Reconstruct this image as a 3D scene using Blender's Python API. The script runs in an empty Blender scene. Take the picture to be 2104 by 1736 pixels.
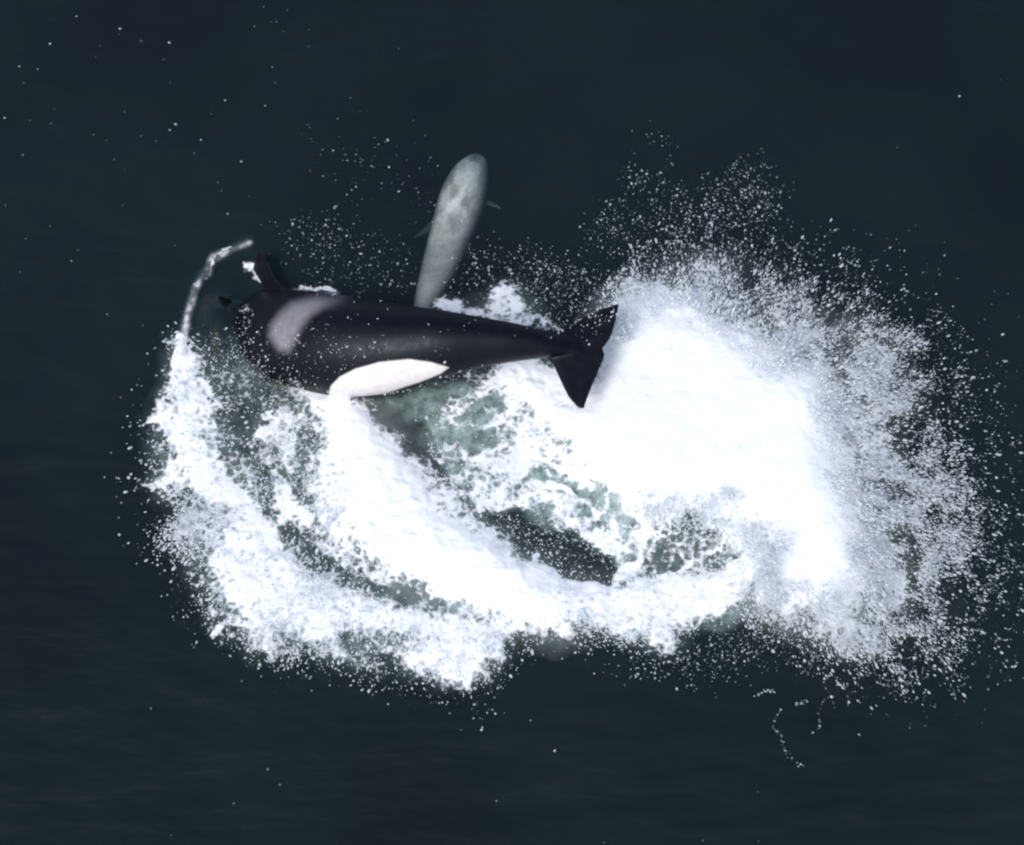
import bpy, bmesh, math
import numpy as np
from mathutils import Vector, kdtree

sc = bpy.context.scene
col = sc.collection
R = math.radians

# ------------------------------------------------------------------ camera
DIST, DEP, SPAN = 26.0, R(62), 12.75          # metres to the middle of the picture, angle below the horizon, metres across
W, H = 2104.0, 1736.0                         # pixel frame that the measurements below were read in
ASP = 845.0 / 1024.0
cam_d = bpy.data.cameras.new('camera')
cam = bpy.data.objects.new('camera', cam_d)
col.objects.link(cam)
CAM = np.array([0.0, -DIST * math.cos(DEP), DIST * math.sin(DEP)])
cam.location = CAM
cam.rotation_euler = (R(90) - DEP, 0, 0)
cam_d.sensor_width = 36
cam_d.lens = 36 * DIST / SPAN
cam_d.clip_end = 3000
sc.camera = cam
CF = np.array([0, math.cos(DEP), -math.sin(DEP)])
CU = np.array([0, math.sin(DEP), math.cos(DEP)])

# ------------------------------------------------------------------ sky, sun, exposure
SUN_EL, SUN_AZ = R(50), R(215)                # azimuth from +Y (top of the picture) towards +X
world = bpy.data.worlds.new('World')
sc.world = world
world.use_nodes = True
wn = world.node_tree.nodes
sky = wn.new('ShaderNodeTexSky')
sky.sky_type = 'NISHITA'
sky.sun_disc = False
sky.sun_elevation = SUN_EL
sky.sun_rotation = SUN_AZ
sky.air_density = 1.0
sky.dust_density = 3.0
sky.ozone_density = 1.0
world.node_tree.links.new(sky.outputs[0], wn['Background'].inputs[0])
wn['Background'].inputs[1].default_value = 0.12
sun_d = bpy.data.lights.new('sun', 'SUN')
sun_d.energy = 1.5
sun_d.angle = R(25)
sun_d.color = (1.0, 0.98, 0.965)
sun = bpy.data.objects.new('sun', sun_d)
col.objects.link(sun)
sdir = Vector((math.sin(SUN_AZ) * math.cos(SUN_EL), math.cos(SUN_AZ) * math.cos(SUN_EL), math.sin(SUN_EL)))
sun.rotation_euler = sdir.to_track_quat('Z', 'Y').to_euler()
sc.view_settings.view_transform = 'Standard'
sc.view_settings.look = 'None'
sc.view_settings.gamma = 1
sc.view_settings.exposure = 0.46
sc.render.engine = 'CYCLES'
sc.cycles.use_denoising = True
sc.cycles.filter_width = 2.3
sc.cycles.max_bounces = 10
sc.cycles.transparent_max_bounces = 24

# ------------------------------------------------------------------ pixel <-> world
def unproj(u, v, z):
    """the point at height z seen at pixel (u, v); arrays allowed"""
    u, v, z = np.broadcast_arrays(np.asarray(u, float), np.asarray(v, float), np.asarray(z, float))
    x = (u / W - .5) * SPAN / DIST
    y = (.5 - v / H) * SPAN * ASP / DIST
    d = CF + x[..., None] * np.array([1., 0, 0]) + y[..., None] * CU
    t = (z - CAM[2]) / d[..., 2]
    return CAM + d * t[..., None]

def proj(p):
    q = np.asarray(p, float) - CAM
    dep = q @ CF
    return (q[..., 0] / dep / (SPAN / DIST) + .5) * W, (.5 - (q @ CU) / dep / (SPAN * ASP / DIST)) * H

def on_plane(u, v, p0, n):
    """the point of the plane (p0, n) seen at pixel (u, v)"""
    x = (u / W - .5) * SPAN / DIST
    y = (.5 - v / H) * SPAN * ASP / DIST
    d = CF + x * np.array([1., 0, 0]) + y * CU
    return CAM + d * (np.dot(p0 - CAM, n) / np.dot(d, n))

# ------------------------------------------------------------------ noise and traced areas
def vnoise(x, y, f, seed):
    """smooth value noise, 0..1"""
    g = np.random.RandomState(seed).rand(256, 256)
    x, y = x * f + 91.3, y * f + 57.7
    ix, iy = np.floor(x).astype(int), np.floor(y).astype(int)
    a, b = x - ix, y - iy
    a, b = a * a * a * (a * (a * 6 - 15) + 10), b * b * b * (b * (b * 6 - 15) + 10)
    g00, g10 = g[ix & 255, iy & 255], g[(ix + 1) & 255, iy & 255]
    g01, g11 = g[ix & 255, (iy + 1) & 255], g[(ix + 1) & 255, (iy + 1) & 255]
    return (g00 * (1 - a) + g10 * a) * (1 - b) + (g01 * (1 - a) + g11 * a) * b

def fbm(x, y, f, octs, seed, gain=.55):
    s, amp, tot = 0, 1, 0
    for k in range(octs):
        c, d = math.cos(k * 1.1 + seed), math.sin(k * 1.1 + seed)
        s = s + amp * vnoise(c * x - d * y, d * x + c * y, f * 2.03 ** k, seed + k)
        tot += amp
        amp *= gain
    return s / tot

def sstep(a, b, x):
    t = np.clip((x - a) / (b - a), 0, 1)
    return t * t * (3 - 2 * t)

STEP, U0, V0 = 4, -300, -300
NU, NV = int((2104 + 600) / STEP), int((1736 + 600) / STEP)
GU, GV = np.meshgrid(U0 + STEP * np.arange(NU), V0 + STEP * np.arange(NV), indexing='ij')
GU, GV = GU.astype(float), GV.astype(float)

def sdf(poly, U, V):
    """signed pixel distance to a traced outline, positive inside"""
    P = np.array(poly, float)
    d2 = np.full(U.shape, 1e12)
    ins = np.zeros(U.shape, bool)
    for (ax, ay), (bx, by) in zip(P, np.roll(P, -1, 0)):
        ex, ey = bx - ax, by - ay
        t = np.clip(((U - ax) * ex + (V - ay) * ey) / (ex * ex + ey * ey + 1e-9), 0, 1)
        d2 = np.minimum(d2, (U - ax - t * ex) ** 2 + (V - ay - t * ey) ** 2)
        if ay != by:
            ins ^= ((ay > V) != (by > V)) & (U < (bx - ax) * (V - ay) / (by - ay) + ax)
    return np.where(ins, 1, -1) * np.sqrt(d2)

def ldist(line, U, V):
    """pixel distance to a polyline and the 0..1 place along it"""
    P = np.array(line, float)
    best, at, n = np.full(U.shape, 1e12), np.zeros(U.shape), len(P) - 1
    for k in range(n):
        (ax, ay), (bx, by) = P[k], P[k + 1]
        ex, ey = bx - ax, by - ay
        t = np.clip(((U - ax) * ex + (V - ay) * ey) / (ex * ex + ey * ey + 1e-9), 0, 1)
        d = (U - ax - t * ex) ** 2 + (V - ay - t * ey) ** 2
        m = d < best
        best, at = np.where(m, d, best), np.where(m, (k + t) / n, at)
    return np.sqrt(best), at

def area(poly, val, fea):
    return val * sstep(-fea, fea, sdf(poly, GU, GV))

def stroke(line, w0, w1, val, fea):
    d, t = ldist(line, GU, GV)
    w = w0 + (w1 - w0) * t
    return val * (1 - sstep(w - fea * .5, w + fea, d))

def blur(a, r):
    for ax in (0, 1):
        for _ in range(3):
            c = np.cumsum(np.pad(a, [(r + 1, r) if k == ax else (0, 0) for k in (0, 1)], mode='edge'), ax)
            n = a.shape[ax]
            sl = lambda s: tuple(slice(s, s + n) if k == ax else slice(None) for k in (0, 1))
            a = (c[sl(2 * r + 1)] - c[sl(0)]) / (2 * r + 1)
    return a

def look(F, u, v):
    x = np.clip((u - U0) / STEP, 0, NU - 1.001)
    y = np.clip((v - V0) / STEP, 0, NV - 1.001)
    i, j = x.astype(int), y.astype(int)
    a, b = x - i, y - j
    return (F[i, j] * (1 - a) + F[i + 1, j] * a) * (1 - b) + (F[i, j + 1] * (1 - a) + F[i + 1, j + 1] * a) * b

# the foam, as the photograph shows it lying on the water
PLUME = [(1200, 850), (1240, 730), (1280, 640), (1330, 618), (1410, 625), (1480, 665), (1540, 700), (1585, 745), (1668, 762), (1705, 840),
         (1708, 940), (1745, 1010), (1770, 1100), (1780, 1190), (1735, 1245), (1610, 1228), (1562, 1205), (1590, 1110), (1500, 1040),
         (1420, 1050), (1330, 1050), (1250, 1000), (1205, 930), (1165, 890)]
UNDER_TAIL = [(920, 795), (1000, 745), (1100, 728), (1150, 780), (1195, 840), (1230, 910), (1150, 900), (1060, 850), (960, 822)]
TONGUE = [(630, 812), (690, 816), (745, 850), (795, 892), (838, 945), (862, 995), (930, 1045), (990, 1092), (1060, 1145), (1160, 1195), (1260, 1215),
          (1190, 1290), (1080, 1285), (960, 1240), (850, 1180), (760, 1130), (690, 1080), (655, 1000), (690, 930), (665, 870)]
LEFT = [(366, 690), (398, 705), (425, 770), (470, 835), (510, 900), (540, 1000), (590, 1120), (680, 1190), (800, 1240), (1000, 1270), (1085, 1290),
        (1130, 1300), (1045, 1330), (1015, 1395), (965, 1425), (890, 1395), (770, 1365), (660, 1345), (560, 1345), (470, 1310), (430, 1250),
        (400, 1150), (345, 1105), (372, 1040), (292, 992), (335, 930), (303, 870), (345, 815), (355, 750)]
LOWLEFT = [(410, 1090), (520, 1090), (620, 1140), (720, 1215), (860, 1245), (1000, 1250), (1060, 1290), (900, 1320), (760, 1310),
           (600, 1310), (500, 1290), (450, 1230)]
FILL = [(500, 830), (600, 840), (690, 900), (700, 1000), (760, 1130), (850, 1200), (700, 1220), (560, 1080), (500, 960)]
BAND = [(1150, 1200), (1260, 1210), (1340, 1195), (1440, 1180), (1540, 1120), (1610, 1110), (1600, 1180), (1550, 1225), (1450, 1265),
        (1370, 1325), (1290, 1320), (1180, 1290)]
LACE = [(860, 850), (960, 830), (1060, 850), (1160, 890), (1260, 990), (1340, 1050), (1450, 1055), (1550, 1050), (1600, 1110), (1440, 1190), (1260, 1220),
        (1120, 1190), (1010, 1100), (930, 1010), (890, 940)]
BEHIND = [(893, 642), (918, 597), (955, 622), (1005, 640), (1020, 610), (1040, 572), (1078, 590), (1090, 640), (1150, 690), (1060, 675), (980, 660)]
CREST = [(372, 735), (378, 690), (388, 645), (400, 600), (418, 565), (445, 532), (478, 513), (514, 499)]
HOLES = [([(998, 1052), (1060, 1040), (1120, 1068), (1180, 1105), (1248, 1132), (1262, 1175), (1235, 1212), (1180, 1206), (1120, 1172), (1055, 1128), (1008, 1088)], 1., 9),
         ([(1322, 1085), (1400, 1066), (1470, 1088), (1500, 1125), (1445, 1165), (1380, 1185), (1320, 1180), (1300, 1165), (1335, 1130)], .72, 14),
         ([(1105, 915), (1140, 925), (1172, 950), (1150, 985), (1195, 1025), (1150, 1030), (1105, 985)], .62, 14),
         ([(1262, 1075), (1285, 1045), (1300, 1070), (1292, 1125), (1270, 1110)], .6, 10),
         ([(1510, 1245), (1550, 1195), (1590, 1130), (1572, 1180), (1545, 1250)], .6, 10),
         ([(500, 890), (525, 900), (560, 980), (590, 1050), (570, 1065), (535, 1000)], .55, 16),
         ([(560, 1050), (590, 1060), (650, 1120), (700, 1170), (690, 1190), (630, 1150)], .4, 16),
         ([(790, 850), (870, 830), (950, 850), (1040, 880), (1090, 930), (1010, 920), (960, 950), (900, 930), (850, 880)], .58, 26),
         ([(1010, 990), (1060, 985), (1090, 1030), (1050, 1035)], .35, 16), ([(1215, 1010), (1250, 1005), (1262, 1035), (1225, 1040)], .35, 12), ([(920, 985), (955, 990), (985, 1040), (960, 1045)], .35, 14),
         ([(955, 1262), (990, 1265), (1010, 1285), (980, 1292)], .5, 10)]
dpl = -sdf(PLUME, GU, GV)                        # pixels outside the solid plume
ANG = np.degrees(np.arctan2(GV - 860, GU - 1400))
EXT = np.interp(ANG, [-180, -140, -115, -95, -75, -50, -30, 0, 20, 38, 50, 62, 75, 100, 180], [20, 40, 90, 150, 215, 250, 300, 320, 330, 325, 240, 150, 70, 40, 20])
POLL = fbm(np.arctan2(GV - 700, GU - 1000) * 4.5, np.hypot(GU - 1000, GV - 700) * .024, 1.0, 4, 63)      # lanes that sweep round the body
POL = fbm(np.radians(ANG) * 7, np.hypot(GU - 1400, GV - 860) * .010, 1.0, 4, 61)
F = np.zeros(GU.shape)
for a in (np.minimum(area(PLUME, 1.9, 75), 1.4), np.clip(1.0 - dpl / (EXT * .75), 0, 1) * (dpl > -40) * (.16 + .80 * sstep(.30, .68, POL)), area(UNDER_TAIL, 1.0, 40) * sstep(880, 1060, GU), np.minimum(area(TONGUE, 1.35, 70), 1.08), area(LEFT, 1, 34) * (.45 + .47 * sstep(.28, .66, POLL)), area(LOWLEFT, .92, 50),
          area(FILL, 1, 40) * (.30 + .55 * sstep(.30, .66, POLL)), area(BAND, .92, 28), area(LACE, .50, 36), area(BEHIND, .84, 20),
          stroke([(410, 985), (345, 990), (290, 994)], 16, 3, .85, 8), stroke([(390, 862), (345, 868), (302, 870)], 14, 3, .8, 8), stroke([(410, 1095), (372, 1100), (338, 1104)], 10, 2, .8, 8), stroke([(470, 1300), (455, 1312)], 8, 3, .8, 8), stroke([(560, 1335), (568, 1366)], 10, 4, .75, 8), stroke([(372, 740), (375, 715), (378, 690)], 14, 8, .9, 8), stroke(CREST, 6, 1, .34, 9),
          stroke([(428, 560), (448, 524), (470, 518)], 4, 2, .5, 8), stroke([(600, 604), (640, 601), (690, 607)], 5, 3, .8, 6),
          stroke([(518, 548), (514, 570), (524, 582)], 7, 4, .9, 6),
          area([(540, 800), (620, 806), (680, 820), (620, 850), (560, 840)], .52, 30),
          area([(410, 750), (470, 730), (560, 760), (600, 800), (520, 850), (450, 820)], .34, 30)):
    F = np.maximum(F, a)
for p, dep, fea in HOLES:
    F = F * (1 - dep * sstep(-fea, fea, sdf(p, GU, GV)))
for line, w, val in (([(1335, 1100), (1375, 1125), (1420, 1145)], 4, .45), ([(1385, 1185), (1425, 1150), (1465, 1125)], 4, .45), ([(1465, 1080), (1480, 1105), (1470, 1130)], 4, .45),
                     ([(1108, 950), (1145, 957), (1165, 970)], 3, .85), ([(1088, 1178), (1090, 1158), (1102, 1150)], 5, .95), ([(1140, 1000), (1165, 1025), (1210, 1050)], 5, .8),
                     ([(1210, 1100), (1260, 1130), (1275, 1180)], 8, .85), ([(1325, 1060), (1310, 1120), (1290, 1170)], 9, .9)):
    F = np.maximum(F, stroke(line, w, w, val, 7))
# water full of fine bubbles: pale green, mostly around and below the foam
AER = np.maximum.reduce([np.clip(blur(np.clip(F, 0, 1) * sstep(-60, 0, -sdf([(540, 480), (300, 480), (300, 700), (540, 700)], GU, GV)) * (GV < 1405), 7) * 1.05 - .10, 0, 1), area([(740, 825), (900, 785), (1060, 800), (1160, 880), (1120, 960), (960, 960), (870, 880)], .75, 30),
                         area([(1190, 1270), (1280, 1290), (1330, 1318), (1300, 1330), (1220, 1300)], .62, 12) * sstep(.3, .6, POLL), area([(1420, 1280), (1500, 1230), (1570, 1190), (1560, 1240), (1490, 1290)], .6, 24),
                         area([(400, 800), (480, 700), (560, 760), (650, 830), (560, 880), (480, 860)], .34, 40), area(LACE, .82, 30)])
AER = AER * (1 - .92 * sstep(-14, 14, sdf(HOLES[0][0], GU, GV))) * (1 - .5 * sstep(-14, 14, sdf(HOLES[1][0], GU, GV)))
FB = blur(F, 6)
LACEF = blur(np.clip(area(LACE, 1, 30) + area([(760, 830), (900, 790), (1060, 820), (1160, 900), (1000, 960), (860, 890)], .8, 30), 0, 1) * (F < .95) * (F > .1), 2)
THREADS = np.maximum.reduce([stroke(l, a, b, k, 7) for l, a, b, k in (
    (CREST, 4.5, .8, .68), ([(425, 562), (440, 528), (470, 517)], 6, 3, .5), ([(1335, 1100), (1375, 1125), (1420, 1145)], 1.5, 2.5, .5), ([(1385, 1185), (1425, 1150), (1465, 1125)], 1.5, 2.5, .5), ([(1465, 1080), (1480, 1105), (1470, 1130)], 1.5, 2.5, .5),
    ([(600, 604), (640, 601), (690, 607)], 5, 3, .6))])
MIST = np.maximum(.40 * np.clip(1 - dpl / (EXT * .75), 0, 1) ** 2.0 * (.3 + 1.0 * sstep(.3, .7, POL)) * (dpl > -60), .0 * blur(area([(1150, 600), (1220, 570), (1320, 560), (1420, 560), (1330, 625), (1270, 622), (1200, 640)], 1, 30), 6))
MIST = np.maximum(MIST, np.clip(.9 * blur(area(PLUME, 1, 50), 8) + .25 * blur(area(TONGUE, 1, 40), 8), 0, 1))
MIST = MIST * (1 - .8 * sstep(-10, 10, sdf(HOLES[1][0], GU, GV)) * .9)
SWELL = blur(np.maximum(area(PLUME, 1, 40), .45 * area(TONGUE, 1, 30)) , 7)      # how high the water is thrown up

# ------------------------------------------------------------------ materials
def material(name):
    m = bpy.data.materials.new(name)
    m.use_nodes = True
    m.node_tree.nodes.clear()
    return m, m.node_tree.nodes, m.node_tree.links

def node(N, L, kind, ins=None, **props):
    n = N.new(kind)
    for k, v in props.items():
        setattr(n, k, v)
    for k, v in (ins or {}).items():
        if hasattr(v, 'is_linked'):
            L.new(v, n.inputs[k])
        else:
            n.inputs[k].default_value = v
    return n

def maths(N, L, op, a, b=0.0, clamp=False):
    n = N.new('ShaderNodeMath')
    n.operation = op
    n.use_clamp = clamp
    for k, v in ((0, a), (1, b)):
        if hasattr(v, 'is_linked'):
            L.new(v, n.inputs[k])
        else:
            n.inputs[k].default_value = v
    return n.outputs[0]

def mapr(N, L, v, a, b, c=0.0, d=1.0, smooth=False):
    n = N.new('ShaderNodeMapRange')
    n.interpolation_type = 'SMOOTHSTEP' if smooth else 'LINEAR'
    L.new(v, n.inputs[0])
    for k, x in zip((1, 2, 3, 4), (a, b, c, d)):
        n.inputs[k].default_value = x
    return n.outputs[0]

def water_material():
    m, N, L = material('sea_water')
    co = node(N, L, 'ShaderNodeNewGeometry').outputs['Position']
    mp = node(N, L, 'ShaderNodeMapping', {'Vector': co, 'Rotation': (0, 0, R(-32)), 'Scale': (.55, 1.6, 1)})
    n1 = node(N, L, 'ShaderNodeTexNoise', {'Vector': mp.outputs[0], 'Scale': 1.6, 'Detail': 4.0, 'Roughness': .5})
    n2 = node(N, L, 'ShaderNodeTexNoise', {'Vector': co, 'Scale': 11.0, 'Detail': 3.0})
    h = maths(N, L, 'ADD', n1.outputs[0], maths(N, L, 'MULTIPLY', n2.outputs[0], .12))
    bp = node(N, L, 'ShaderNodeBump', {'Strength': .62, 'Distance': .09, 'Height': h})
    big = node(N, L, 'ShaderNodeTexNoise', {'Vector': co, 'Scale': .22, 'Detail': 2.0})
    cm = node(N, L, 'ShaderNodeMix', {0: mapr(N, L, big.outputs[0], .35, .65), 6: (.046, .076, .092, 1), 7: (.054, .124, .128, 1)}, data_type='RGBA')
    dif = node(N, L, 'ShaderNodeBsdfDiffuse', {'Color': cm.outputs[2], 'Normal': bp.outputs[0]})
    tr = node(N, L, 'ShaderNodeBsdfTransparent', {'Color': (1, 1, 1, 1)})
    body = node(N, L, 'ShaderNodeMixShader', {0: .12, 1: tr.outputs[0], 2: dif.outputs[0]})
    gl = node(N, L, 'ShaderNodeBsdfGlossy', {'Color': (1, 1, 1, 1), 'Roughness': .12, 'Normal': bp.outputs[0]})
    fr = node(N, L, 'ShaderNodeFresnel', {'IOR': 1.33, 'Normal': bp.outputs[0]})
    mx = node(N, L, 'ShaderNodeMixShader', {0: fr.outputs[0], 1: body.outputs[0], 2: gl.outputs[0]})
    ab = node(N, L, 'ShaderNodeVolumeAbsorption', {'Color': (.36, .53, .54, 1), 'Density': 1.7})
    out = node(N, L, 'ShaderNodeOutputMaterial')
    L.new(mx.outputs[0], out.inputs['Surface'])
    L.new(ab.outputs[0], out.inputs['Volume'])
    return m

def foam_material():
    m, N, L = material('sea_foam')
    co = node(N, L, 'ShaderNodeNewGeometry').outputs['Position']
    cov = node(N, L, 'ShaderNodeAttribute', attribute_name='coverage').outputs['Fac']
    aer = node(N, L, 'ShaderNodeAttribute', attribute_name='bubbles').outputs['Fac']
    f1 = node(N, L, 'ShaderNodeTexNoise', {'Vector': co, 'Scale': 10.0, 'Detail': 6.0, 'Roughness': .66, 'Distortion': 1.0})
    f2 = node(N, L, 'ShaderNodeTexNoise', {'Vector': co, 'Scale': 5.0, 'Detail': 4.0, 'Roughness': .6, 'Distortion': 1.2})
    vo = node(N, L, 'ShaderNodeTexVoronoi', {'Vector': co, 'Scale': 9.0}, feature='DISTANCE_TO_EDGE')
    web = mapr(N, L, vo.outputs[0], 0, .3, .16, -.1)
    k = maths(N, L, 'ADD', maths(N, L, 'MULTIPLY', maths(N, L, 'SUBTRACT', f1.outputs[0], .5), 1.25), maths(N, L, 'MULTIPLY', maths(N, L, 'SUBTRACT', f2.outputs[0], .5), .7))
    k = maths(N, L, 'ADD', k, web)
    gate = mapr(N, L, cov, .05, .35, smooth=True)
    al = mapr(N, L, maths(N, L, 'ADD', cov, k), .34, .86, smooth=True)
    al = maths(N, L, 'MULTIPLY', al, gate, clamp=True)
    mist = node(N, L, 'ShaderNodeAttribute', attribute_name='mist').outputs['Fac']
    al = maths(N, L, 'MAXIMUM', al, maths(N, L, 'MULTIPLY', mist, mapr(N, L, f2.outputs[0], .3, .7, .35, 1.15), clamp=True))
    f3 = node(N, L, 'ShaderNodeTexNoise', {'Vector': co, 'Scale': 7.0, 'Detail': 5.0, 'Roughness': .6})
    am = maths(N, L, 'MULTIPLY', maths(N, L, 'POWER', aer, 1.5), mapr(N, L, f3.outputs[0], .30, .66, .22, 1.0), clamp=True)
    bp = node(N, L, 'ShaderNodeBump', {'Strength': .18, 'Distance': .02, 'Height': f1.outputs[0]})
    white = node(N, L, 'ShaderNodeBsdfDiffuse', {'Color': (.85, .885, .915, 1), 'Normal': bp.outputs[0]})
    teal = node(N, L, 'ShaderNodeBsdfDiffuse', {'Color': (.40, .55, .53, 1)})
    tr = node(N, L, 'ShaderNodeBsdfTransparent')
    a = node(N, L, 'ShaderNodeMixShader', {0: am, 1: tr.outputs[0], 2: teal.outputs[0]})
    b = node(N, L, 'ShaderNodeMixShader', {0: al, 1: a.outputs[0], 2: white.outputs[0]})
    out = node(N, L, 'ShaderNodeOutputMaterial')
    L.new(b.outputs[0], out.inputs['Surface'])
    return m

def drop_material():
    m, N, L = material('spray_water')
    d = node(N, L, 'ShaderNodeBsdfDiffuse', {'Color': (.84, .875, .905, 1)})
    t = node(N, L, 'ShaderNodeBsdfTranslucent', {'Color': (.84, .875, .905, 1)})
    a = node(N, L, 'ShaderNodeMixShader', {0: .4, 1: d.outputs[0], 2: t.outputs[0]})
    tp = node(N, L, 'ShaderNodeBsdfTransparent')
    a = node(N, L, 'ShaderNodeMixShader', {0: .3, 1: a.outputs[0], 2: tp.outputs[0]})
    out = node(N, L, 'ShaderNodeOutputMaterial')
    L.new(a.outputs[0], out.inputs['Surface'])
    return m

def skin_material(name, rough, spec, scale, amount):
    m, N, L = material(name)
    co = node(N, L, 'ShaderNodeTexCoord').outputs['Object']
    c = node(N, L, 'ShaderNodeAttribute', attribute_name='hide').outputs['Color']
    n = node(N, L, 'ShaderNodeTexNoise', {'Vector': co, 'Scale': scale, 'Detail': 6.0, 'Roughness': .65})
    v = mapr(N, L, n.outputs[0], .3, .7, 1 - amount, 1 + amount)
    hsv = node(N, L, 'ShaderNodeHueSaturation', {'Color': c, 'Value': v})
    r = mapr(N, L, n.outputs[0], .3, .7, rough - .12, rough + .14)
    bp = node(N, L, 'ShaderNodeBump', {'Strength': .12, 'Distance': .02, 'Height': n.outputs[0]})
    p = node(N, L, 'ShaderNodeBsdfPrincipled', {'Base Color': hsv.outputs[0], 'Roughness': r, 'Specular IOR Level': spec, 'Specular Tint': (.72, .84, 1, 1), 'Normal': bp.outputs[0]})
    out = node(N, L, 'ShaderNodeOutputMaterial')
    L.new(p.outputs[0], out.inputs['Surface'])
    return m

# ------------------------------------------------------------------ meshes
def mesh_object(name, verts, faces, mat, smooth=True, loops=None):
    me = bpy.data.meshes.new(name)
    if loops is None:
        me.from_pydata([tuple(v) for v in verts], [], [tuple(int(i) for i in f) for f in faces])
    else:                                                   # big arrays: faces all have the same number of corners
        faces = np.asarray(faces, np.int32)
        k = faces.shape[1]
        me.vertices.add(len(verts))
        me.vertices.foreach_set('co', np.asarray(verts, np.float32).ravel())
        me.loops.add(faces.size)
        me.loops.foreach_set('vertex_index', faces.ravel())
        me.polygons.add(len(faces))
        me.polygons.foreach_set('loop_start', np.arange(0, faces.size, k, dtype=np.int32))
        me.update(calc_edges=True)
    me.polygons.foreach_set('use_smooth', np.full(len(me.polygons), smooth))
    me.materials.append(mat)
    o = bpy.data.objects.new(name, me)
    col.objects.link(o)
    return o

def attr(me, name, vals):
    a = me.attributes.new(name, 'FLOAT', 'POINT')
    a.data.foreach_set('value', np.asarray(vals, np.float32))

def sea_height(x, y):
    r = np.hypot(x, y)
    fade = 1 / (1 + (r / 60) ** 2)
    h = .030 * (fbm(x * .8 + y * .45, y * 1.3 - x * .5, .55, 3, 11) - .5) * 2 + .010 * (fbm(x, y, 3.0, 2, 17) - .5) * 2
    u, v = proj(np.stack([x, y, np.zeros_like(x)], -1))
    near = (np.abs(x) < 8) & (np.abs(y) < 7)
    b = np.zeros_like(x)
    if near.any():
        d, t = ldist(CREST, u[near], v[near])
        b[near] = .05 * np.exp(-(d / 11) ** 2) + .24 * np.exp(-(((u[near] - 452) / 46) ** 2 + ((v[near] - 668) / 60) ** 2))
    return h * fade + b

# water: one sheet, fine where the camera looks, reaching far beyond, closed below so that its depth absorbs light
def axis(half, step):
    inner = np.arange(-half, half + 1e-6, step)
    out, s, p = [], step, half
    while p < 900:
        s *= 1.35
        p += s
        out.append(p)
    return np.concatenate([-np.array(out[::-1]), inner, out])
ax, ay = axis(7.2, .045), axis(6.4, .045)
X, Y = np.meshgrid(ax, ay, indexing='ij')
Z = sea_height(X, Y)
nx, ny = X.shape
idx = np.arange(nx * ny).reshape(nx, ny)
quads = np.stack([idx[:-1, :-1], idx[1:, :-1], idx[1:, 1:], idx[:-1, 1:]], -1).reshape(-1, 4)
top = np.stack([X, Y, Z], -1).reshape(-1, 3)
rim = np.concatenate([idx[:, 0], idx[-1, 1:], idx[-2::-1, -1], idx[0, -2:0:-1]])
low = top[rim] * [1, 1, 0] + [0, 0, -25]
nb = len(top)
lowi = nb + np.arange(len(rim))
skirt = np.stack([rim, lowi, np.roll(lowi, -1), np.roll(rim, -1)], -1)
L0, L1, L2, L3 = (nb + int(np.where(rim == c)[0][0]) for c in (idx[0, 0], idx[-1, 0], idx[-1, -1], idx[0, -1]))
water = mesh_object('water', np.concatenate([top, low]), np.concatenate([quads, skirt, [[L0, L3, L2, L1]]]), water_material(), loops=True)
water['kind'] = 'structure'
water['label'] = 'dark teal open sea water with faint ripples'

# ------------------------------------------------------------------ animals
def spline(P, n):
    """Catmull-Rom through the rows of P, n samples"""
    P = np.asarray(P, float)
    E = np.concatenate([[2 * P[0] - P[1]], P, [2 * P[-1] - P[-2]]])
    t = np.linspace(0, len(P) - 1 - 1e-9, n)
    i = t.astype(int)
    f = (t - i)[:, None]
    a, b, c, d = E[i], E[i + 1], E[i + 2], E[i + 3]
    return .5 * (2 * b + (c - a) * f + (2 * a - 5 * b + 4 * c - d) * f ** 2 + (3 * b - a - 3 * c + d) * f ** 3)

def norm(v):
    return v / np.linalg.norm(v, axis=-1, keepdims=True)

def trunk(st, nring, nseg, up0=np.array([0, 0, 1.])):
    """st rows: u, v, z, half width, half height, roll in degrees towards +Y side; from tail to head"""
    st = np.asarray(st, float)
    c = unproj(st[:, 0], st[:, 1], st[:, 2])
    S = spline(np.concatenate([c, st[:, 3:6]], 1), nring)
    C, a, b, roll = S[:, :3], np.maximum(S[:, 3], .004), np.maximum(S[:, 4], .004), np.radians(S[:, 5])
    T = norm(np.gradient(C, axis=0))
    side = norm(np.cross(T, up0))
    dors = np.cross(side, T)
    D = dors * np.cos(roll)[:, None] + side * np.sin(roll)[:, None]
    Sd = norm(np.cross(T, D))
    th = np.linspace(0, 2 * np.pi, nseg, endpoint=False)
    V = C[:, None] + D[:, None] * (b[:, None] * np.cos(th))[..., None] + Sd[:, None] * (a[:, None] * np.sin(th))[..., None]
    f = []
    for i in range(nring - 1):
        for k in range(nseg):
            q = (k + 1) % nseg
            f.append((i * nseg + k, i * nseg + q, (i + 1) * nseg + q, (i + 1) * nseg + k))
    f.append(tuple(range(nseg))[::-1])
    f.append(tuple((nring - 1) * nseg + k for k in range(nseg)))
    return V.reshape(-1, 3), f, C, T, D, Sd, a, b

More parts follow.
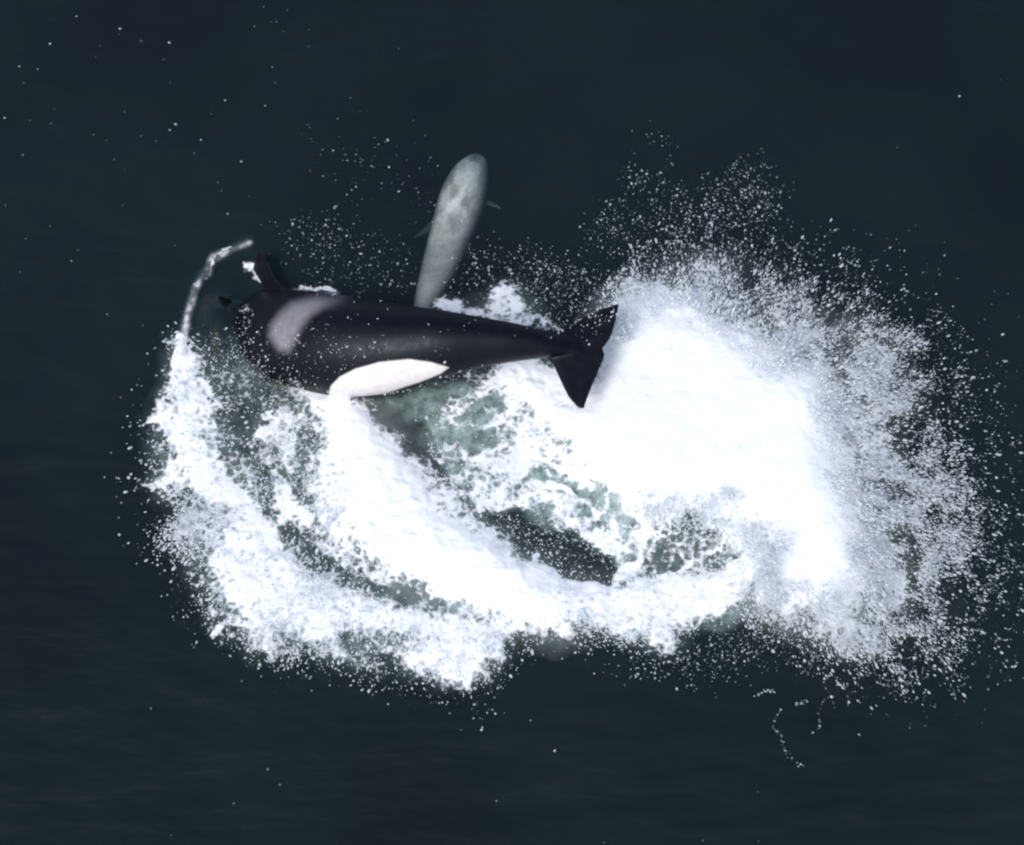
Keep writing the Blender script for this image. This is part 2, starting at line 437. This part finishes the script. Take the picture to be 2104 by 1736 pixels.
def blade(lead, trail, thick, n=24, m=13):
    """a fin between its leading and trailing edges (3D polylines from root to tip), with a rounded cross-section"""
    A, B = spline(lead, n), spline(trail, n)
    th = np.interp(np.linspace(0, 1, n), np.linspace(0, 1, len(thick)), thick)
    mid = norm(np.cross(B[n // 3] - A[n // 3], A[-1] - A[0]))
    w = np.linspace(0, 1, m)
    prof = 2.2 * (np.sqrt(w + 1e-6) - w) * (1 - w) ** .35 + .10 * w * (1 - w)
    vs, fs = [], []
    for i in range(n):
        base = A[i] + (B[i] - A[i]) * w[:, None]
        o = mid * np.maximum(prof * th[i] * .5, .013)[:, None]
        vs += list(base + o) + list((base - o)[::-1])
    k = 2 * m
    for i in range(n - 1):
        for j in range(k):
            fs.append((i * k + j, i * k + (j + 1) % k, (i + 1) * k + (j + 1) % k, (i + 1) * k + j))
    fs.append(tuple(range(k))[::-1])
    fs.append(tuple((n - 1) * k + j for j in range(k)))
    return vs, fs

def fuse(name, pieces, voxel, mat, smooth_n=4):
    """join the closed pieces into one continuous skin"""
    vs, fs = [], []
    for v, f in pieces:
        b = len(vs)
        vs += [tuple(x) for x in v]
        fs += [tuple(b + int(i) for i in q) for q in f]
    me = bpy.data.meshes.new(name + '_raw')
    me.from_pydata(vs, [], fs)
    bm = bmesh.new()
    bm.from_mesh(me)
    for _ in (0,):
        bmesh.ops.recalc_face_normals(bm, faces=bm.faces)
    bm.to_mesh(me)
    bm.free()
    o = bpy.data.objects.new(name, me)
    col.objects.link(o)
    r = o.modifiers.new('r', 'REMESH')
    r.mode = 'VOXEL'
    r.voxel_size = voxel
    s = o.modifiers.new('s', 'SMOOTH')
    s.factor = .5
    s.iterations = smooth_n
    dg = bpy.context.evaluated_depsgraph_get()
    new = bpy.data.meshes.new_from_object(o.evaluated_get(dg))
    o.modifiers.clear()
    o.data = new
    new.name = name
    bpy.data.meshes.remove(me)
    new.polygons.foreach_set('use_smooth', np.full(len(new.polygons), True))
    new.materials.clear()
    new.materials.append(mat)
    return o

def paint(o, rgb):
    c = o.data.attributes.new('hide', 'FLOAT_COLOR', 'POINT')
    c.data.foreach_set('color', np.concatenate([rgb, np.ones((len(rgb), 1))], 1).astype(np.float32).ravel())

def coords(o):
    n = len(o.data.vertices)
    a = np.empty(n * 3, np.float32)
    o.data.vertices.foreach_get('co', a)
    return a.reshape(-1, 3).astype(float)

# ---- orca
ORCA = [(1222, 714, .79, .07, .025, 4), (1190, 711, .81, .11, .05, 4), (1150, 709, .84, .14, .11, 6), (1110, 707, .87, .17, .18, 10), (1060, 704, .89, .22, .245, 14),
        (1000, 703, .88, .28, .305, 20), (900, 707, .80, .40, .44, 28), (800, 714, .60, .53, .565, 34), (710, 712, .40, .61, .63, 38), (640, 703, .16, .63, .64, 38),
        (585, 697, -.17, .63, .64, 37), (530, 694, -.68, .61, .62, 36), (478, 694, -1.16, .56, .57, 36), (430, 695, -1.42, .48, .49, 36),
        (390, 696, -1.85, .37, .38, 36), (358, 697, -2.20, .25, .25, 36), (340, 698, -2.38, .10, .10, 36), (336, 698, -2.42, .02, .02, 36)]
NR, NS = 220, 96
bv, bf, C, T, D, Sd, ha, hb = trunk(ORCA, NR, NS)
fl0 = unproj(1180, 710, .82)
fln = norm(np.array([-.10, -.12, 1.]))
fl = lambda pts: np.array([on_plane(u, v, fl0, fln) for u, v in pts])
lobe_a = blade(fl([(1070, 699), (1125, 694), (1160, 676), (1195, 654), (1232, 637), (1268, 624)]),
               fl([(1236, 718), (1246, 706), (1256, 690), (1264, 664), (1269, 642), (1272, 625)]), [.20, .17, .11, .07, .05, .03])
lobe_b = blade(fl([(1070, 712), (1112, 724), (1134, 746), (1152, 783), (1168, 815), (1188, 838)]),
               fl([(1236, 713), (1242, 730), (1232, 757), (1218, 790), (1207, 818), (1200, 840)]), [.20, .17, .11, .07, .05, .03])
# dorsal fin, in the body's plane of symmetry
kf = int(np.argmin(np.abs(proj(C)[0] - 585)))
fin0 = C[kf]
finn = Sd[kf]
fp = lambda pts: np.array([on_plane(u, v, fin0, finn) for u, v in pts])
fin = blade(fp([(480, 670), (500, 628), (512, 590), (519, 560), (524, 535), (531, 517)]),
            fp([(650, 640), (615, 606), (584, 590), (566, 570), (553, 542), (541, 519)]), [.16, .12, .10, .08, .06, .03])
def flipper(k, sgn, tip, chord, thick):
    r = C[k] + Sd[k] * sgn * ha[k] * .75 - D[k] * hb[k] * .3
    ax_ = norm(tip - r)
    ch = norm(T[k] - ax_ * np.dot(T[k], ax_))
    ln = np.linalg.norm(tip - r)
    ts = np.array([0, .25, .5, .75, .93, 1.0])
    wd = np.array([.62, .95, 1.0, .82, .5, .2]) * chord
    mid = r + ax_ * (ts * ln)[:, None] - ch * (ts ** 2 * chord * .35)[:, None]
    return blade(mid + ch * (wd * .5)[:, None], mid - ch * (wd * .5)[:, None], [thick, thick, thick * .8, thick * .6, thick * .4])
kp = int(NR * .77)
near = -1 if Sd[kp] @ CF > 0 else 1
tip_l = C[kp] + Sd[kp] * near * 1.25 - D[kp] * .75 - T[kp] * .35
tip_r = unproj(441, 600, .24)
ORCA_PARTS = [(bv, bf), lobe_a, lobe_b, fin, flipper(kp, near, tip_l, .42, .11), flipper(kp, -near, tip_r, .44, .12)]
orca = fuse('orca', ORCA_PARTS, .0125, skin_material('orca_skin', .42, .24, 9.0, .14), 9)
P = coords(orca)
# body coordinates of each vertex: ring (0 tail .. 1 head) and angle from the back ridge, the left flank on the camera's side
kd = kdtree.KDTree(NR)
for i in range(NR):
    kd.insert(C[i], i)
kd.balance()
ring = np.array([kd.find(p)[1] for p in P])
rel = P - C[ring]
lat, dor = (rel * Sd[ring]).sum(1), (rel * D[ring]).sum(1)
near_side = np.where((Sd @ CF) > 0, -1.0, 1.0)[ring]        # which lateral sign looks at the camera
ang = np.degrees(np.arctan2(np.abs(lat) / ha[ring], dor / hb[ring]))
trunk_v = (np.hypot(lat / ha[ring], dor / hb[ring]) < 1.12) & (ring > NR * .06)
# the point that mirrors each vertex onto the camera's side, for markings that are alike on both flanks
mir = C[ring] + T[ring] * (rel * T[ring]).sum(1)[:, None] + Sd[ring] * (np.abs(lat) * near_side)[:, None] + D[ring] * dor[:, None]
mu, mv = proj(mir)
front = np.clip((((mir - C[ring]) * (CAM - C[ring])).sum(1)) / np.linalg.norm(CAM - C[ring], axis=1), -1, 1)
WHITE = [(676, 806), (680, 793), (698, 774), (730, 758), (780, 744), (840, 738), (885, 744), (922, 755), (905, 768), (862, 785), (815, 800), (796, 808), (790, 840), (676, 840)]
wm = sstep(-2.5, 2.5, sdf(WHITE, mu, mv)) * (front > -.10) * trunk_v
s = ring / NR
belly = sstep(138, 146, ang) * sstep(.50, .53, s) * trunk_v
chin = sstep(96, 104, ang) * sstep(.86, .9, s) * trunk_v
eyep = (1 - sstep(.8, 1.05, np.hypot((s - .865) / .045, (ang - 68) / 13))) * trunk_v
white = np.clip(wm + belly + chin + eyep, 0, 1)
SAD = [(552, 690), (556, 668), (574, 642), (598, 621), (640, 609), (720, 600), (800, 600), (780, 618), (708, 624), (668, 632), (640, 648), (620, 672), (607, 700), (594, 724), (572, 720)]
d_in = sdf(SAD, mu, mv)
sad = sstep(-11, 15, d_in) * sstep(730, 640, mu) * trunk_v * (front > -.15) * (ang < 110)
base = np.array([.0030, .0030, .0052])
rgb = base + sad[:, None] * (np.array([.205, .195, .22]) - base)
rgb = rgb + white[:, None] * (np.array([.72, .69, .68]) - rgb)
paint(orca, rgb)
orca['label'] = 'black and white orca arching out of the sea, grey saddle patch, flukes raised'
orca['category'] = 'orca'

# ---- dolphin, swimming just under the surface
DOL = [(850, 770, -0.560, .05, .03, 0), (853, 730, -0.520, .07, .08, 0), (860, 680, -0.420, .10, .13, 0), (872, 628, -0.320, .14, .17, 0), (886, 590, -0.310, .19, .20, 0), (902, 553, -0.320, .235, .235, 0),
       (920, 502, -0.340, .275, .28, 0), (938, 449, -0.360, .305, .31, 0), (952, 405, -0.380, .315, .31, 0), (966, 363, -0.420, .26, .25, 0),
       (976, 342, -0.450, .19, .18, 0), (982, 330, -0.480, .13, .12, 0), (985, 323, -0.500, .06, .05, 0), (986, 321, -0.505, .02, .02, 0)]
DR, DS = 140, 64
dv, df, dC, dT, dD, dS, da, db = trunk(DOL, DR, DS)
def dplane(z):
    return lambda pts: np.array([unproj(u, v, zz) for (u, v), zz in zip(pts, np.linspace(z[0], z[1], len(pts)))])
fr_ = blade(dplane((-.42, -.46))([(978, 398), (1002, 411), (1014, 417), (1030, 426)]), dplane((-.42, -.46))([(966, 428), (1000, 422), (1014, 425), (1028, 430)]), [.07, .05, .035, .02], n=16)
fl_ = blade(dplane((-.55, -.85))([(915, 420), (893, 446), (872, 468), (850, 486)]), dplane((-.55, -.85))([(918, 455), (895, 468), (875, 480), (852, 490)]), [.07, .05, .035, .02], n=16)
t0 = dC[2]
def tail_lobe(sg):
    return blade(np.array([t0 + dT[2] * .12, t0 + dS[2] * sg * .16 + dT[2] * .03, t0 + dS[2] * sg * .3 - dT[2] * .1, t0 + dS[2] * sg * .36 - dT[2] * .2]),
                 np.array([t0 - dT[2] * .16, t0 + dS[2] * sg * .14 - dT[2] * .17, t0 + dS[2] * sg * .26 - dT[2] * .19, t0 + dS[2] * sg * .35 - dT[2] * .22]), [.06, .045, .03, .02], n=14)
dol = fuse('dolphin', [(dv, df), fr_, fl_, tail_lobe(1), tail_lobe(-1)], .013, skin_material('dolphin_skin', .5, .3, 22.0, .2), 3)
Q = coords(dol)
kd = kdtree.KDTree(DR)
for i in range(DR):
    kd.insert(dC[i], i)
kd.balance()
rg = np.array([kd.find(p)[1] for p in Q])
rl = Q - dC[rg]
an = np.arctan2((rl * dS[rg]).sum(1) / da[rg], (rl * dD[rg]).sum(1) / db[rg])
ds = rg / DR
al_ = (Q[:, :2] * norm(np.array([.32, 1.]))).sum(1)
ac_ = (Q[:, :2] * norm(np.array([1., -.32]))).sum(1)
mott = fbm(ac_ * 2.2, al_, 3.2, 4, 31)
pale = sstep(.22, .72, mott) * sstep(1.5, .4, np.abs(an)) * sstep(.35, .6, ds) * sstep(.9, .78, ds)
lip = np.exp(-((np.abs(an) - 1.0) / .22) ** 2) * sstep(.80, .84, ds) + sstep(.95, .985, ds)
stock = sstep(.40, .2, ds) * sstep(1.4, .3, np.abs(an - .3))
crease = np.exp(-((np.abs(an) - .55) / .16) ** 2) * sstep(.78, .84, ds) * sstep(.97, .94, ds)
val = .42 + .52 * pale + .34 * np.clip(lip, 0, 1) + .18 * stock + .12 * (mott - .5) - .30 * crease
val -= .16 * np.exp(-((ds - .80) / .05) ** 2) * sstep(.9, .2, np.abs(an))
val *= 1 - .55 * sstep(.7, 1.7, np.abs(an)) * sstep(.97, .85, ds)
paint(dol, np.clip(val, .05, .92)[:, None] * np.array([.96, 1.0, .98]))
dol['label'] = 'pale grey dolphin swimming just under the surface beside the orca'
dol['category'] = 'dolphin'

# ------------------------------------------------------------------ foam lying on the sea
gs = .02
fx, fy = np.arange(-5.2, 5.4, gs), np.arange(-5.2, 3.2, gs)
FX, FY = np.meshgrid(fx, fy, indexing='ij')
SH = sea_height(FX, FY)
def lift(x, y):
    u, v = proj(np.stack([x, y, np.zeros_like(x)], -1))
    return look(SWELL, u, v)
sw = lift(FX, FY)
for _ in range(2):
    u, v = proj(np.stack([FX, FY, SH + .36 * sw], -1))
    sw = look(SWELL, u, v)
wx = FX + .15 * (fbm(FX, FY, 2.2, 3, 41) - .5) * 2
wy = FY + .15 * (fbm(FX, FY, 2.2, 3, 47) - .5) * 2
uu, vv = proj(np.stack([wx, wy, SH + .36 * sw], -1))
cov, aer = look(F, uu, vv), look(AER, uu, vv)
mist = np.maximum(look(MIST, uu, vv), look(THREADS, *proj(np.stack([FX, FY, SH + .36 * sw], -1))) * (.25 + 1.15 * sstep(.3, .7, fbm(FX, FY, 9.0, 2, 37))))
n1 = fbm(FX, FY, 2.6, 5, 53, .62)
n2 = np.abs(fbm(FX, FY, 5.0, 4, 59) - .5) * 2
rdg = 1 - np.abs(fbm(wx + .12 * n1, wy - .12 * n1, 2.3, 4, 67) - .5) * 7
lace = look(LACEF, uu, vv)
cov_n = cov + lace * .42 * np.clip(rdg, -.5, 1) + (n1 - .5) * .9 * sstep(0.02, .4, cov) * sstep(1.35, .8, cov)
hh = SH + .36 * sw + .012 + np.clip(look(FB, uu, vv), 0, 1) ** 1.5 * (.02 + .15 * (n1 - .3) + .02 * (1 - n2)) * (1 - .72 * np.clip(sw, 0, 1)) + .015 * sstep(.1, .5, aer)
keep = (cov > .03) | (aer > .04) | (mist > .03)
kq = keep[:-1, :-1] | keep[1:, :-1] | keep[1:, 1:] | keep[:-1, 1:]
ii = np.arange(FX.size).reshape(FX.shape)
fq = np.stack([ii[:-1, :-1], ii[1:, :-1], ii[1:, 1:], ii[:-1, 1:]], -1)[kq]
used, inv = np.unique(fq.ravel(), return_inverse=True)
fv = np.stack([FX, FY, hh], -1).reshape(-1, 3)[used]
foam = mesh_object('sea_foam', fv, inv.reshape(-1, 4), foam_material(), loops=True)
attr(foam.data, 'coverage', cov_n.ravel()[used])
attr(foam.data, 'bubbles', aer.ravel()[used])
attr(foam.data, 'mist', mist.ravel()[used])
foam['kind'] = 'stuff'
foam['label'] = 'churned white foam and pale green bubbly water around the orca'

# ------------------------------------------------------------------ spray: drops thrown through the air
rs = np.random.RandomState(7)
OCT_V = np.array([(1, 0, 0), (0, 1, 0), (-1, 0, 0), (0, -1, 0), (0, 0, 1), (0, 0, -1)], float)
OCT_F = np.array([(0, 1, 4), (1, 2, 4), (2, 3, 4), (3, 0, 4), (1, 0, 5), (2, 1, 5), (3, 2, 5), (0, 3, 5)])
bmi = bmesh.new()
bmesh.ops.create_icosphere(bmi, subdivisions=1, radius=1)
bmi.verts.ensure_lookup_table()
ICO_V = np.array([v.co[:] for v in bmi.verts])
ICO_F = np.array([[v.index for v in f.verts] for f in bmi.faces])
bmi.free()

def drops(name, pos, rad, direction, stretch, label, V=ICO_V, Fc=ICO_F):
    n = len(pos)
    t = norm(direction + 1e-6)
    a = norm(np.cross(t, rs.randn(n, 3)))
    b = np.cross(t, a)
    k = len(V)
    jig = 1 + .35 * (rs.rand(n, k) - .5)
    r = rad[:, None] * jig
    pts = (pos[:, None] + t[:, None] * (V[None, :, 0] * r * stretch[:, None])[..., None]
           + a[:, None] * (V[None, :, 1] * r)[..., None] + b[:, None] * (V[None, :, 2] * r)[..., None])
    f = (Fc[None] + (np.arange(n) * k)[:, None, None]).reshape(-1, 3)
    o = mesh_object(name, pts.reshape(-1, 3), f, DROP, loops=True)
    o['kind'] = 'stuff'
    o['label'] = label
    return o
DROP = drop_material()

def pick(field, n):
    p = np.clip(field, 0, None).ravel()
    c = np.cumsum(p)
    i = np.searchsorted(c, rs.rand(n) * c[-1])
    return GU.ravel()[i] + STEP * (rs.rand(n) - .5), GV.ravel()[i] + STEP * (rs.rand(n) - .5)

def lobes(u, v, u0, v0, seed, k, lo):
    """ragged jets: spray leaves its source in streaks"""
    a = np.arctan2(v - v0, u - u0)
    r = np.hypot(u - u0, v - v0)
    return lo + (1 - lo) * sstep(.35, .7, fbm(a * k / 2.0, r * .0035, 1.0, 4, seed))

# spray fan on the far side of the flukes
fan = np.where(dpl > -45, np.clip(1 - np.clip(dpl, 0, None) / (EXT * 1.06), 0, 1) ** 1.9 * sstep(-60, 30, dpl), 0)
GX, GY = (GU - 1052) / 165, (868 - GV) / 165
fan = fan * lobes(GU, GV, 1400, 860, 71, 9, .3) * (.3 + 1.1 * sstep(.3, .7, fbm(GX, GY, 2.2, 3, 73)))
fan *= np.where((GU < 1300) & (GV > 700), 0, 1)
fan = np.maximum(fan, .15 * np.where((dpl > 0) & (GU > 1300), np.clip(1 - dpl / (1.5 * EXT), 0, 1) ** 2.4, 0))
# strands: short strings of drops torn off along their flight, and single drops between them
fan *= np.interp(ANG, [-180, -60, -30, -5, 60, 180], [.5, .5, .65, 1, 1, 1])
fan *= .25 + 1.1 * sstep(.32, .68, fbm(GX, GY, 5.0, 3, 79))
su, sv = pick(fan, 3600)
ang_ = np.arctan2(sv - 860, su - 1400) + .8 * rs.randn(len(su))
m = 7
tt = (np.arange(m) - 3)[None] * (3.2 + 3 * rs.rand(len(su)))[:, None]
bend = .5 * rs.randn(len(su))[:, None] * (tt / 12) ** 2
u1 = su[:, None] + np.cos(ang_)[:, None] * tt - np.sin(ang_)[:, None] * bend * 6 + 1.2 * rs.randn(len(su), m)
v1 = sv[:, None] + np.sin(ang_)[:, None] * tt + np.cos(ang_)[:, None] * bend * 6 + 1.2 * rs.randn(len(su), m)
u2, v2 = pick(fan, 40000)
u, v = np.concatenate([u1.ravel(), u2]), np.concatenate([v1.ravel(), v2])
zs = np.concatenate([np.repeat(rs.rand(len(su)), m), rs.rand(len(u2))])
d_u = -sdf(PLUME, u, v)
z = np.clip(.06 + .70 * np.exp(-np.clip(d_u, 0, None) / 260) * zs ** .8, .03, None)
pos = unproj(u, v, z)
rad = np.clip(np.exp(rs.randn(len(u)) * .62) * .0038, .0018, .017)
rad *= np.clip(1.2 - d_u / 900, .8, 1.2)
og = unproj(1400, 860, .1)
drops('splash_spray', pos, rad, pos - og + np.array([0, 0, .3]) + .35 * rs.randn(len(u), 3), 1 + 2.0 * rs.rand(len(u)) ** 1.5, 'white water drops flung out in a fan beyond the orca flukes')

# drops tumbling over the left and lower foam, with a ragged fringe
lf = np.clip(area(LEFT, 1, 30), 0, 1) * .4 + area(FILL, .4, 30) + area(BAND, .4, 20) + area(LACE, .12, 20) + .2 * area(LOWLEFT, 1, 30)
fringe = np.exp(-np.clip(-sdf(LEFT, GU, GV), 0, None) / 15) * .45
fringe2 = np.exp(-np.clip(-sdf(BAND, GU, GV), 0, None) / 16) * .22 * (GV > 1200)
lf = np.maximum.reduce([lf, fringe, fringe2])
lf = lf * (.25 + 1.2 * sstep(.4, .65, fbm(GX, GY, 3.0, 4, 83))) * lobes(GU, GV, 800, 780, 89, 10, .4)
lf *= (1 - .9 * sstep(-10, 10, sdf(HOLES[0][0], GU, GV))) * (1 - .6 * sstep(-10, 10, sdf(HOLES[1][0], GU, GV)))
lf *= 1 - sstep(-25, 5, sdf([(380, 560), (520, 500), (640, 600), (1150, 680), (920, 790), (640, 815), (540, 790), (440, 700)], GU, GV))
u, v = pick(lf, 14000)
z = .05 + .28 * rs.rand(len(u)) ** 2
pos = unproj(u, v, z)
rad = np.clip(np.exp(rs.randn(len(u)) * .55) * .0066, .0025, .022)
og = unproj(800, 780, 0)
drops('foam_spray', pos, rad, pos - og + .8 * rs.randn(len(u), 3), 1 + 1.2 * rs.rand(len(u)) ** 1.5, 'white drops tumbling over the foam along the ragged splash edge')

# fine drops hanging in the air round the orca and over the upper spray
fine = np.maximum.reduce([stroke([(505, 640), (498, 680), (530, 735), (580, 785), (620, 806)], 10, 14, .9, 12), stroke([(1278, 612), (1272, 650), (1262, 690)], 6, 5, .5, 8), area([(1130, 690), (1180, 650), (1250, 600), (1290, 590), (1270, 630), (1190, 672)], .10, 10), stroke([(800, 812), (900, 785), (1000, 756)], 5, 5, .3, 8),
                          area([(1180, 340), (1330, 290), (1540, 330), (1640, 430), (1560, 520), (1300, 600), (1180, 560), (1230, 430)], .55, 50) * sstep(.35, .75, fbm(GX, GY, 1.6, 3, 97)),
                          area([(1290, 440), (1480, 370), (1590, 400), (1560, 470), (1400, 520)], .5, 40),
                          area([(1080, 520), (1190, 540), (1300, 600), (1200, 680), (1110, 660), (1040, 560)], .55, 40), area([(560, 460), (700, 440), (860, 540), (860, 600), (640, 590)], .22, 40),
                          area([(640, 280), (860, 300), (880, 420), (700, 430)], .06, 60), area([(960, 480), (1120, 560), (1060, 640), (920, 600)], .26, 40),
                          area([(420, 690), (520, 690), (640, 800), (560, 840), (440, 780)], .7, 30), area([(560, 680), (700, 660), (760, 720), (660, 800), (600, 770)], .16, 40),
                          area([(700, 610), (1100, 680), (900, 760), (720, 730)], .035, 30), area([(1180, 1300), (1420, 1300), (1700, 1240), (1660, 1330), (1450, 1400), (1300, 1380)], .35, 50),
                          area([(300, 1050), (420, 1150), (460, 1330), (360, 1260)], .14, 40), area(HOLES[0][0], .45, 12), area([(600, 1350), (1050, 1380), (980, 1450), (700, 1400)], .12, 40)])
u, v = pick(fine, 6200)
on_body = sdf([(500, 640), (540, 540), (620, 590), (1150, 690), (1110, 740), (800, 810), (620, 805)], u, v) > -6
on_body |= sdf([(1120, 700), (1270, 600), (1300, 640), (1240, 740), (1200, 850), (1150, 780)], u, v) > 0
z = np.where(on_body, 1.0 + .5 * rs.rand(len(u)), .05 + .7 * rs.rand(len(u)) ** 2)
pos = unproj(u, v, z)
rad = np.clip(np.exp(rs.randn(len(u)) * .5) * .0052, .0025, .016)
drops('fine_spray', pos, rad, rs.randn(len(u), 3), 1 + .8 * rs.rand(len(u)), 'scattered fine drops hanging over the orca and dark water', OCT_V, OCT_F)

# flecks of foam floating apart
FLECKS = [(157, 34, 9), (247, 59, 13), (103, 90, 10), (348, 89, 12), (290, 85, 6), (40, 137, 8), (78, 142, 6), (10, 243, 10), (463, 207, 9), (545, 218, 7), (361, 255, 13), (349, 267, 9),
          (413, 287, 9), (496, 333, 11), (560, 139, 6), (47, 318, 6), (468, 440, 8), (147, 536, 7), (1971, 198, 13), (1140, 1543, 12), (1090, 1480, 6), (575, 1612, 6), (550, 1580, 6),
          (1020, 1645, 6), (1765, 1510, 9), (1971, 1398, 10), (1818, 1386, 11), (1550, 1430, 6), (310, 1455, 6), (640, 1418, 6), (220, 645, 6), (2087, 1368, 8), (480, 1650, 5), (1640, 1575, 7)]
u, v, w = (np.array(c, float) for c in zip(*FLECKS))
RING = [[(1606, 1452), (1598, 1470), (1592, 1486), (1596, 1504), (1607, 1514)], [(1692, 1436), (1683, 1458), (1681, 1480), (1683, 1496), (1668, 1506)],
        [(1558, 1428), (1575, 1420), (1590, 1423)], [(1606, 1520), (1622, 1556), (1652, 1574)], [(1636, 1446), (1656, 1440)]]
for line in RING:                                            # a broken ring of bubbles where the surface was touched
    q = spline(np.array(line, float), 26) + rs.randn(26, 2) * 2.2
    k_ = rs.rand(26) < .75
    u, v, w = np.concatenate([u, q[k_, 0]]), np.concatenate([v, q[k_, 1]]), np.concatenate([w, 2 + 7 * rs.rand(k_.sum()) ** 2.2])
extra = 60
u = np.concatenate([u, rs.rand(extra) * 900, rs.rand(30) * 2104])
v = np.concatenate([v, rs.rand(extra) * 560, rs.rand(30) * 1736])
w = np.concatenate([w, 1.5 + 3 * rs.rand(extra + 30)])
pos = unproj(u, v, 0)
pos[:, 2] = sea_height(pos[:, 0], pos[:, 1]) + .006
drops('foam_flecks', pos, w / 165 * .5 * .42, np.tile([1., 0, 0], (len(u), 1)) + .3 * rs.randn(len(u), 3), 1 + .3 * rs.rand(len(u)), 'tiny white foam flecks scattered on the dark sea')
